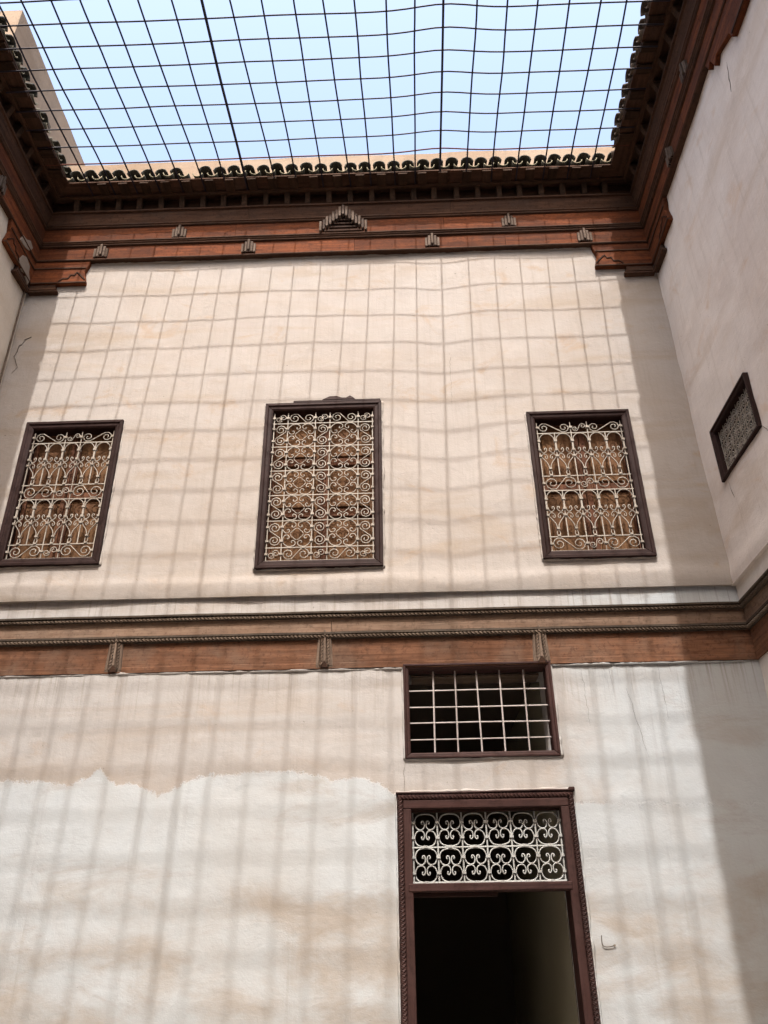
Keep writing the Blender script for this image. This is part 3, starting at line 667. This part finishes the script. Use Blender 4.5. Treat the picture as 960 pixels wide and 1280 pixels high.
def grille_tall(t, a, b, c, d, y, mat='iron'):
    """five-bay baluster grille with scroll friezes"""
    W, H = b - a, d - c; rb = 0.0058; rs = 0.0047
    g = MB().tube([(a, y, c + 0.008), (b, y, c + 0.008)], rb).build('grille', mat, t)
    fr = [0.008 / H, 0.105, 0.447, 0.557, 0.898, 1.0]; fr = [0.0, 0.102, 0.443, 0.555, 0.898, 1 - 0.012]
    Z = [c + 0.008 + (H - 0.016) * f for f in fr]
    for z in Z[1:-1]: MB().tube([(a - 0.03, y, z), (b + 0.03, y, z)], rb).build('horizontal_bar', mat, g)
    cols = [a + 0.012 + (W - 0.024) * i / 5 for i in range(6)]; cw = cols[1] - cols[0]
    me_col = collar_mesh(0.0135, 0.009, mat); me_col2 = collar_mesh(0.012, 0.007, mat)
    for lo, hi in ((Z[0], Z[1]), (Z[2], Z[3]), (Z[4], Z[5])):
        h = hi - lo; zc = (lo + hi) / 2
        big = MB().tube(to3(s_scroll(cw * 2 - 0.02, h - 0.018, 1.5)), rs).mesh('scroll', mat, True)
        sm = MB().tube(to3(s_scroll(cw - 0.02, (h - 0.02) * 0.55, 1.3)), rs * .9).mesh('scroll', mat, True)
        f2 = rnd.random() < .5
        link('scroll', big, g, 0, (cols[1], y, zc), (0, 0, math.pi if f2 else 0))
        link('scroll', sm, g, 0, (cols[2] + cw / 2, y, zc), (0, R(-22), 0))
        link('scroll', big, g, 0, (cols[4], y, zc), (0, 0, 0 if f2 else math.pi))
        for i in (0, 2, 3, 5):
            MB().tube([(cols[i], y, lo), (cols[i], y, hi)], rb * .85).build('vertical_bar', mat, g)
            link('collar', me_col, g, 0, (cols[i], y, zc))
    for lo, hi in ((Z[1], Z[2]), (Z[3], Z[4])):
        h = hi - lo
        for i in range(6):
            x = cols[i]
            zz = [lo, lo + h * .60, lo + h * .61, lo + h * .80, lo + h * .81, hi]; rr = [rb, rb, rb * 1.75, rb * 1.75, rb, rb]
            MB().tube([(x, y, z) for z in zz], rr).build('baluster', mat, g)
            for f in (0.46, 0.60, 0.81): link('collar', me_col, g, 0, (x, y, lo + h * f))
        def cell(P): return [(u * cw, 0, v * h) for u, v in P]
        arch = MB().tube(cell(catmull([(0.06, .80), (.10, .90), (.30, .975), (.5, .985), (.70, .975), (.90, .90), (.94, .80)], 3)), rs).mesh('scroll', mat, True)
        cur = catmull([(.06, .62), (.16, .545), (.32, .55), (.42, .60), (.38, .65), (.29, .635), (.31, .60)], 3)
        cu = [MB().tube(cell([(1 - u if fx else u, 1.055 - v if fz else v) for u, v in cur]), rs * .9).mesh('scroll', mat, True) for fx in (0, 1) for fz in (0, 1)]
        hrt = catmull([(.05, .45), (.22, .375), (.40, .28), (.47, .17)], 3); 
        hh = [MB().tube(cell([(1 - u if fx else u, v) for u, v in hrt]), rs).mesh('scroll', mat, True) for fx in (0, 1)]
        cur2 = catmull([(.22, .375), (.14, .30), (.20, .22), (.32, .24), (.30, .31), (.22, .30)], 3)
        h2 = [MB().tube(cell([(1 - u if fx else u, v) for u, v in cur2]), rs * .85).mesh('scroll', mat, True) for fx in (0, 1)]
        tear = MB().tube(cell(catmull([(.5, .17), (.41, .075), (.5, .012), (.59, .075), (.5, .17)], 4)), rs * .95).mesh('teardrop', mat, True)
        for i in range(5):
            p = (cols[i], y, lo)
            link('scroll', arch, g, 0, p); link('teardrop', tear, g, 0, p)
            for m in cu + hh: link('scroll', m, g, 0, p)
            link('collar', me_col2, g, 0, (cols[i] + cw / 2, y, lo + h * .17)); link('collar', me_col2, g, 0, (cols[i] + cw / 2, y, lo + h * .02))
    return g

def grille_square(t, a, b, c, d, y, mat='iron'):
    """five rows of rosettes between upright scroll strips"""
    W, H = b - a, d - c; rb = 0.0058; rs = 0.0047
    g = MB().tube([(a, y, c + 0.008), (b, y, c + 0.008)], rb).build('grille', mat, t)
    cf = [0.012, 0.148, 0.422, 0.566, 0.846, 0.988]; rf = [0.006, 0.086, 0.253, 0.418, 0.582, 0.748, 0.914, 0.99]
    X = [a + W * f for f in cf]; Z = [c + H * f for f in rf]
    for z in Z[1:-1]: MB().tube([(a - 0.03, y, z), (b + 0.02, y, z)], rb).build('horizontal_bar', mat, g)
    me_col = collar_mesh(0.0135, 0.009, mat); me_c2 = collar_mesh(0.011, 0.008, mat)
    for x in X:
        MB().tube([(x, y, Z[0]), (x, y, Z[-1])], rb).build('vertical_bar', mat, g)
        for k in range(len(Z) - 1):
            h = Z[k + 1] - Z[k]
            for f in ((.5,) if h < .15 else (.24, .76)): link('collar', me_col, g, 0, (x, y, Z[k] + h * f))
    h0 = Z[1] - Z[0]; hr = Z[3] - Z[2]
    nar = X[1] - X[0]; wid = X[2] - X[1]
    m_small = MB().tube(to3(s_scroll(nar - 0.02, (h0 - .02) * .62, 1.25)), rs * .9).mesh('scroll', mat, True)
    m_wide = MB().tube(to3(s_scroll(wid - 0.02, h0 - 0.018, 1.5)), rs).mesh('scroll', mat, True)
    m_v = MB().tube(to3(v_scroll(nar - 0.022, hr - 0.03)), rs).mesh('scroll', mat, True)
    m_q = MB().tube([(u * (wid / 2 - .006), 0, v * (hr / 2 - .006)) for u, v in C_QUAT], rs).mesh('scroll', mat, True)
    m_q2 = MB().tube([(u * wid * .23, 0, v * hr * .23) for u, v in catmull([(.05, .95), (.35, .80), (.55, .55), (.80, .35), (.95, .05)], 3)], rs * .8).mesh('scroll', mat, True)
    for k in (0, 6):
        zc = (Z[k] + Z[k + 1]) / 2
        for i in (0, 2, 4): link('scroll', m_small, g, 0, ((X[i] + X[i + 1]) / 2, y, zc), (0, R(-24), 0))
        for i in (1, 3): link('scroll', m_wide, g, 0, ((X[i] + X[i + 1]) / 2, y, zc), (0, 0, math.pi if k else 0))
    for k in range(1, 6):
        zc = (Z[k] + Z[k + 1]) / 2
        for i in (0, 2, 4):
            link('scroll', m_v, g, 0, ((X[i] + X[i + 1]) / 2, y, zc), (0, 0, math.pi if rnd.random() < .5 else 0))
        for i in (1, 3):
            xc = (X[i] + X[i + 1]) / 2
            for q_ in range(4):
                o = link('scroll', m_q, g, 0, (xc, y, zc)); o.scale = (1 if q_ % 2 else -1, 1, 1 if q_ // 2 else -1)
            for q_ in range(4):
                o = link('scroll', m_q2, g, 0, (xc, y, zc)); o.scale = (1 if q_ % 2 else -1, 1, 1 if q_ // 2 else -1)
            for dx in (-.25, .25): link('collar', me_c2, g, 0, (xc + dx * wid, y, Z[k] ))
    return g

def window(label, wn, loc, rz, kind, group=None, fw=FW, shut_y=0.09, rows=2):
    t = thing('grilled_window', label, 'window', (0, 0, 0), 0, group)
    t.location = loc; t.rotation_euler = (0, 0, rz)
    frame_parts(t, wn, fw)
    a, b, c, d = inner(wn, fw)
    if kind == 'tall': grille_tall(t, a, b, c, d, 0.012)
    else: grille_square(t, a, b, c, d, 0.012)
    shutters(t, a, b, c, d, shut_y, rows)
    return t
window('tall window with rosette scroll grille and a carved crest on its frame', WIN_M, (0, 0, 0), 0, 'square', rows=3)
mw = [o for o in COL.objects if o.name == 'grilled_window'][0]
MB().box(-0.93, -0.16, -0.030, 0.02, 5.9475, 5.972).build('crest_board', 'frame', mw, bevel=0.004)
MB().prism([(-0.68, 5.970), (-0.38, 5.970), (-0.40, 5.992), (-0.43, 6.014), (-0.465, 5.992), (-0.50, 5.992), (-0.55, 6.012), (-0.61, 6.010), (-0.66, 5.985)], -0.032, 0.01).build('crest', 'frame', mw, bevel=0.004)
window('tall window with baluster grille and tan shutters, beside the shaded corner near the doorway', WIN_R, (0, 0, 0), 0, 'tall')
window('tall window with baluster grille and tan shutters, farthest from the doorway', WIN_L, (0, 0, 0), 0, 'tall')
# small window in the right wall
t = thing('grilled_window', 'small dark-framed window with baluster grille in the shaded side wall', 'window', (XR, 0, 0), RIGHT_RZ)
frame_parts(t, RW, 0.044, 0.026)
a, b, c, d = inner(RW, 0.044)
y = 0.025
g = MB().tube([(a, y, c + 0.006), (b, y, c + 0.006)], 0.006).build('grille', 'iron', t)
for k in range(1, 3): MB().tube([(a, y, c + (d - c) * k / 3), (b, y, c + (d - c) * k / 3)], 0.006).build('horizontal_bar', 'iron', g)
for i in range(8): MB().tube([(a + 0.01 + (b - a - .02) * i / 7, y, c), (a + 0.01 + (b - a - .02) * i / 7, y, d)], 0.0042).build('vertical_bar', 'iron', g)
cw = (b - a - .02) / 7
m = MB().tube(to3(v_scroll(cw - 0.02, (d - c) / 3 - 0.02)), 0.0036).mesh('scroll', 'iron', True)
for i in range(7):
    for k in range(3):
        link('scroll', m, g, 0, (a + 0.01 + cw * (i + .5), y, c + (d - c) * (k + .5) / 3), (0, 0, math.pi * (i % 2)))
MB().box(a - .02, b + .02, 0.13, 0.15, c - .02, d + .02).build('shutter_or_backing', 'bluegreen', t)  # dark backing board added to stand for the unlit interior behind the grille

# ------------------------------------------------------------------ barred window over the door
t = thing('barred_window', 'wide low window with plain crossed bars under the carved beam', 'window', (0, REC, 0))
frame_parts(t, WIN_S, 0.042, 0.022, ('door', 'doorv'))
a, b, c, d = inner(WIN_S, 0.042)
g = MB().tube([(a, 0.05, c + .002), (b, 0.05, c + .002)], 0.004).build('grille', 'bar', t)
for i in range(1, 6):
    x = a + (b - a) * i / 6 + rnd.uniform(-.006, .006); dx = rnd.uniform(-.008, .012)
    MB().tube([(x, 0.05, c - .01), (x + dx * .5, 0.05, (c + d) / 2), (x + dx, 0.05, d + .01)], 0.0068, 5).build('vertical_bar', 'bar', g)
for k in range(1, 5):
    z = c + (d - c) * k / 5 + rnd.uniform(-.004, .004) - 0.02
    MB().tube([(a - .01, 0.058, z), ((a + b) / 2, 0.058, z + rnd.uniform(-.004, .004)), (b + .01, 0.058, z + rnd.uniform(-.004, .004))], 0.0058, 5).build('horizontal_bar', 'bar', g)
MB().box(a + .02, b - .03, 0.13, 0.30, d - 0.02, d - 0.005).build('lintel_board', 'greyx', t)

# ------------------------------------------------------------------ doorway
t = thing('doorway', 'open doorway with rope-carved dark brown frame and scrolled white transom grille', 'doorway', (0, REC, 0))
a, b, zt = DOOR; fw = 0.098
def jamb(x0, x1, out, name):
    MB().box(x0, x1, -0.030, 0.16, 0.0, zt - fw).build('frame_stile', 'doorv', t, bevel=0.004)
jamb(a + 0.044, a + fw, 0, 'l'); jamb(b - fw, b - 0.044, 0, 'r')
MB().box(a + 0.044, b - 0.044, -0.031, 0.16, zt - fw, zt - 0.044).build('frame_rail', 'door', t, bevel=0.004)
MB().box(a, a + 0.044, -0.018, 0.10, 0.0, zt - 0.044).build('frame_stile', 'doorv', t, bevel=0.003)
MB().box(b - 0.044, b, -0.018, 0.10, 0.0, zt - 0.044).build('frame_stile', 'doorv', t, bevel=0.003)
MB().box(a, b, -0.018, 0.10, zt - 0.044, zt).build('frame_rail', 'door', t, bevel=0.003)
MB().rope((a + 0.022, -0.020, 0.02), (a + 0.022, -0.020, zt - 0.03), 0.019, 0.026).build('rope_moulding', 'doorv', t)
MB().rope((b - 0.022, -0.020, 0.02), (b - 0.022, -0.020, zt - 0.03), 0.019, 0.026).build('rope_moulding', 'doorv', t)
MB().rope((a + 0.01, -0.020, zt - 0.022), (b - 0.01, -0.020, zt - 0.022), 0.019, 0.026).build('rope_moulding', 'door', t)
MB().profile([(0.0, zt), (0.030, zt), (0.034, zt + 0.006), (0.030, zt + 0.013), (0.0, zt + 0.013)], a - 0.006, b + 0.01, 0, 0, 0.1, 0.004, 4).build('frame_rail', 'door', t)
MB().box(b - 0.03, b + 0.012, -0.036, 0.0, zt + 0.002, zt + 0.028).build('frame_knob', 'door', t, bevel=0.006)
MB().box(a + fw - 0.03, b - fw + 0.02, -0.036, 0.12, 2.012, 2.062).build('transom_bar', 'door', t, bevel=0.005)
MB().box(a + fw, a + fw + 0.56, 0.06, 0.10, 1.985, 2.012).build('door_stop', 'door', t, bevel=0.003)
x0, x1, z0, z1 = a + fw + 0.008, b - fw - 0.008, 2.068, 2.512
y = 0.045; mat = 'ironw'; rb = 0.0064
g = MB().tube([(x0 - .01, y, z0 + .004), (x1 + .01, y, z0 + .004)], rb * 1.15, 5).build('grille', mat, t)
zm = z0 + (z1 - z0) * 0.50
MB().tube([(x0 - .03, y, zm), (x1 + .03, y, zm)], rb, 5).build('horizontal_bar', mat, g)
MB().tube([(x0 - .03, y, z1 + .012), (x1 + .03, y, z1 + .012)], rb * .8, 5).build('horizontal_bar', 'door', g)
cw = (x1 - x0) / 6
mcol = collar_mesh(0.0135, 0.008, mat)
hh = (zm - z0)
m_h = MB().tube([(u * (cw - .010), 0, v * (hh - .012)) for u, v in C_HEART], 0.0050, 5).mesh('scroll', mat, True)
for i in range(7):
    x = x0 + cw * i
    MB().tube([(x, y, z0), (x, y, z1)], rb, 5).build('vertical_bar', mat, g)
    for zb in (z0, zm):
        for f in (.28, .72): link('collar', mcol, g, 0, (x, y, zb + hh * f))
for i in range(6):
    for zb in (z0, zm):
        zc = zb + hh / 2; xx = x0 + cw * (i + .5)
        for s in (1, -1):
            o = link('scroll', m_h, g, 0, (xx + rnd.uniform(-.003, .003), y, zc + rnd.uniform(-.003, .003)), (0, rnd.uniform(-.05, .05), 0)); o.scale = (1, 1, s)
        link('collar', mcol, g, 0, (xx, y, zb + 0.004))

# room behind the door and the barred window
mb = MB()
rx0, rx1, ry0, ry1, rz1 = -2.2, 1.10, 0.52, 4.6, 3.75
room = thing('inner_room', None, None); room['kind'] = 'structure'
MB().add([(rx1, ry0, 0), (rx1, ry1, 0), (rx1, ry1, rz1), (rx1, ry0, rz1)], [(0, 1, 2, 3)]).build('side_wall', 'room', room)
MB().add([(rx0, ry0, 0), (rx0, ry1, 0), (rx0, ry1, rz1), (rx0, ry0, rz1)], [(0, 1, 2, 3)]).build('side_wall', 'room_shaded', room)
MB().add([(rx0, ry1, 0), (rx1, ry1, 0), (rx1, ry1, rz1), (rx0, ry1, rz1)], [(0, 1, 2, 3)]).build('back_wall', 'room_shaded', room)
MB().add([(rx0, ry0, rz1), (rx1, ry0, rz1), (rx1, ry1, rz1), (rx0, ry1, rz1)], [(0, 1, 2, 3)]).build('ceiling', 'room_shaded', room)
MB().add([(rx0, ry0, 0.004), (rx1, ry0, 0.004), (rx1, ry1, 0.004), (rx0, ry1, 0.004)], [(0, 1, 2, 3)]).build('floor', 'room', room)
fr_ = MB()
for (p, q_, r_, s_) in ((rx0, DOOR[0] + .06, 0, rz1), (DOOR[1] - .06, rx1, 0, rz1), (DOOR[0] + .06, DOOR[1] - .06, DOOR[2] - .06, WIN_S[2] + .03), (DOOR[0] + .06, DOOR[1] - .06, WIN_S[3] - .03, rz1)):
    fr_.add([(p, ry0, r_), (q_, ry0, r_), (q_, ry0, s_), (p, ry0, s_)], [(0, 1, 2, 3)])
fr_.build('front_wall', 'room_shaded', room)

# ------------------------------------------------------------------ steel mesh across the courtyard
ZM = 8.462
ms = thing('steel_mesh', 'dark steel rod mesh stretched across the open top of the courtyard', 'mesh', (0, 0, ZM))
BARS = [(-3.095, -0.0444), (-2.873, -0.0626), (-2.639, -0.0583), (-2.404, -0.0577), (-2.172, -0.066), (-1.938, -0.0582), (-1.706, -0.0332), (-1.493, -0.0158), (-1.207, -0.0541), (-0.986, -0.032), (-0.721, -0.0321),
        (-0.453, -0.0538), (-0.235, -0.0316), (0.014, -0.0234), (0.224, -0.0067), (0.471, -0.0144), (0.736, -0.0097), (0.992, -0.0089), (1.241, -0.0126), (1.511, -0.0217), (1.758, -0.0136), (1.989, -0.0286)]
def zsag(x, y): return 0.010 * noise.noise((x * .8, y * .7, 3.3)) - 0.008
def ztilt(y): return 0.075 * max(0.0, 1 - (-0.62 - y) / 0.85) if y < -0.62 else 0.075
YB0, YB1 = -0.178, -7.02
for k, (xb, sl_) in enumerate(BARS):
    P = []; n = 40; thick = k in (7, 15)
    for i in range(n + 1):
        y = YB0 + (YB1 - YB0) * i / n; u = -(y + 0.62)
        sl2 = sl_ * (u if u < 1.6 else 1.6 + (u - 1.6) * .2)
        wob = 0.0 if thick else 0.009 * noise.noise((k * 7.7, y * 2.3, 0.5)) * min(1, max(0, u))
        P.append((xb + sl2 + wob, y, zsag(xb, y) + ztilt(y) + (0.010 if thick else 0)))
    MB().tube(P, 0.0130 if k == 7 else (0.0108 if k == 15 else 0.0080), 5).build('rod', 'mesh', ms)
y = -0.622; k = 0
while y > -6.7:
    P = []; x = -3.45
    while x <= 2.36:
        dy = -0.04 * math.exp(-((x - .47) / .30) ** 2) + 0.007 * noise.noise((x * 1.6, k * .6, 1.5))
        P.append((x, y + dy + ztilt(y) * .78, zsag(x, y) + ztilt(y) + 0.016)); x += 0.12
    MB().tube(P, 0.0071, 5).build('rod', 'rust' if k == 0 else 'mesh', ms)
    k += 1; y -= 0.1915

# ------------------------------------------------------------------ wall details
MB().tube(to3(catmull([(1.207, 1.745), (1.205, 1.70), (1.216, 1.682), (1.25, 1.680), (1.285, 1.688)], 4), REC - 0.006), 0.0026, 5).build('wire_hook', 'crack', None)
hk = COL.objects['wire_hook']; tag(hk, 'bent bit of dark wire sticking out of white plaster beside the doorway', 'wire', None, 'thing')
MB().box(1.278, 1.288, REC - 0.009, REC + 0.005, 1.683, 1.693).build('plug', 'dust', hk)
crack(bw, [(-3.50, 6.80), (-3.55, 6.72), (-3.58, 6.60), (-3.52, 6.47), (-3.56, 6.40)], -0.002, 0.006, 3)
crack(bw, [(-3.52, 6.80), (-3.46, 6.83)], -0.002, 0.008, 4)
crack(bw, [(0.475, 7.2), (0.48, 6.5), (0.47, 5.9)], -0.001, 0.0025, 8)
crack(bw, [(-0.02, 2.87), (-0.035, 2.75), (-0.03, 2.64)], REC - 0.003, 0.003, 5)
for i in range(5):
    x = rnd.uniform(1.2, 2.1); z = 3.55; l_ = rnd.uniform(0.08, 0.5)
    crack(bw, [(x, z), (x + 0.01, z - l_)], REC + 0.0005, 0.0013, 40 + i)
crack(bw, [(1.62, 3.35), (1.66, 3.1), (1.70, 2.85)], REC + 0.0005, 0.0016, 60)
crack(rw, [(2.05, 7.50), (2.03, 7.40), (2.00, 7.30), (1.98, 7.22)], -0.004, 0.006, 61)
crack(rw, [(1.02, 4.92), (1.15, 4.74), (1.3, 4.5)], -0.002, 0.004, 62)
crack(rw, [(0.36, 4.83), (0.40, 4.66)], -0.002, 0.004, 63)
MB().tube([(-0.06, -0.02, 7.42), (-0.06, -0.02, 6.2)], 0.009, 6).build('conduit', 'greyx', lw)
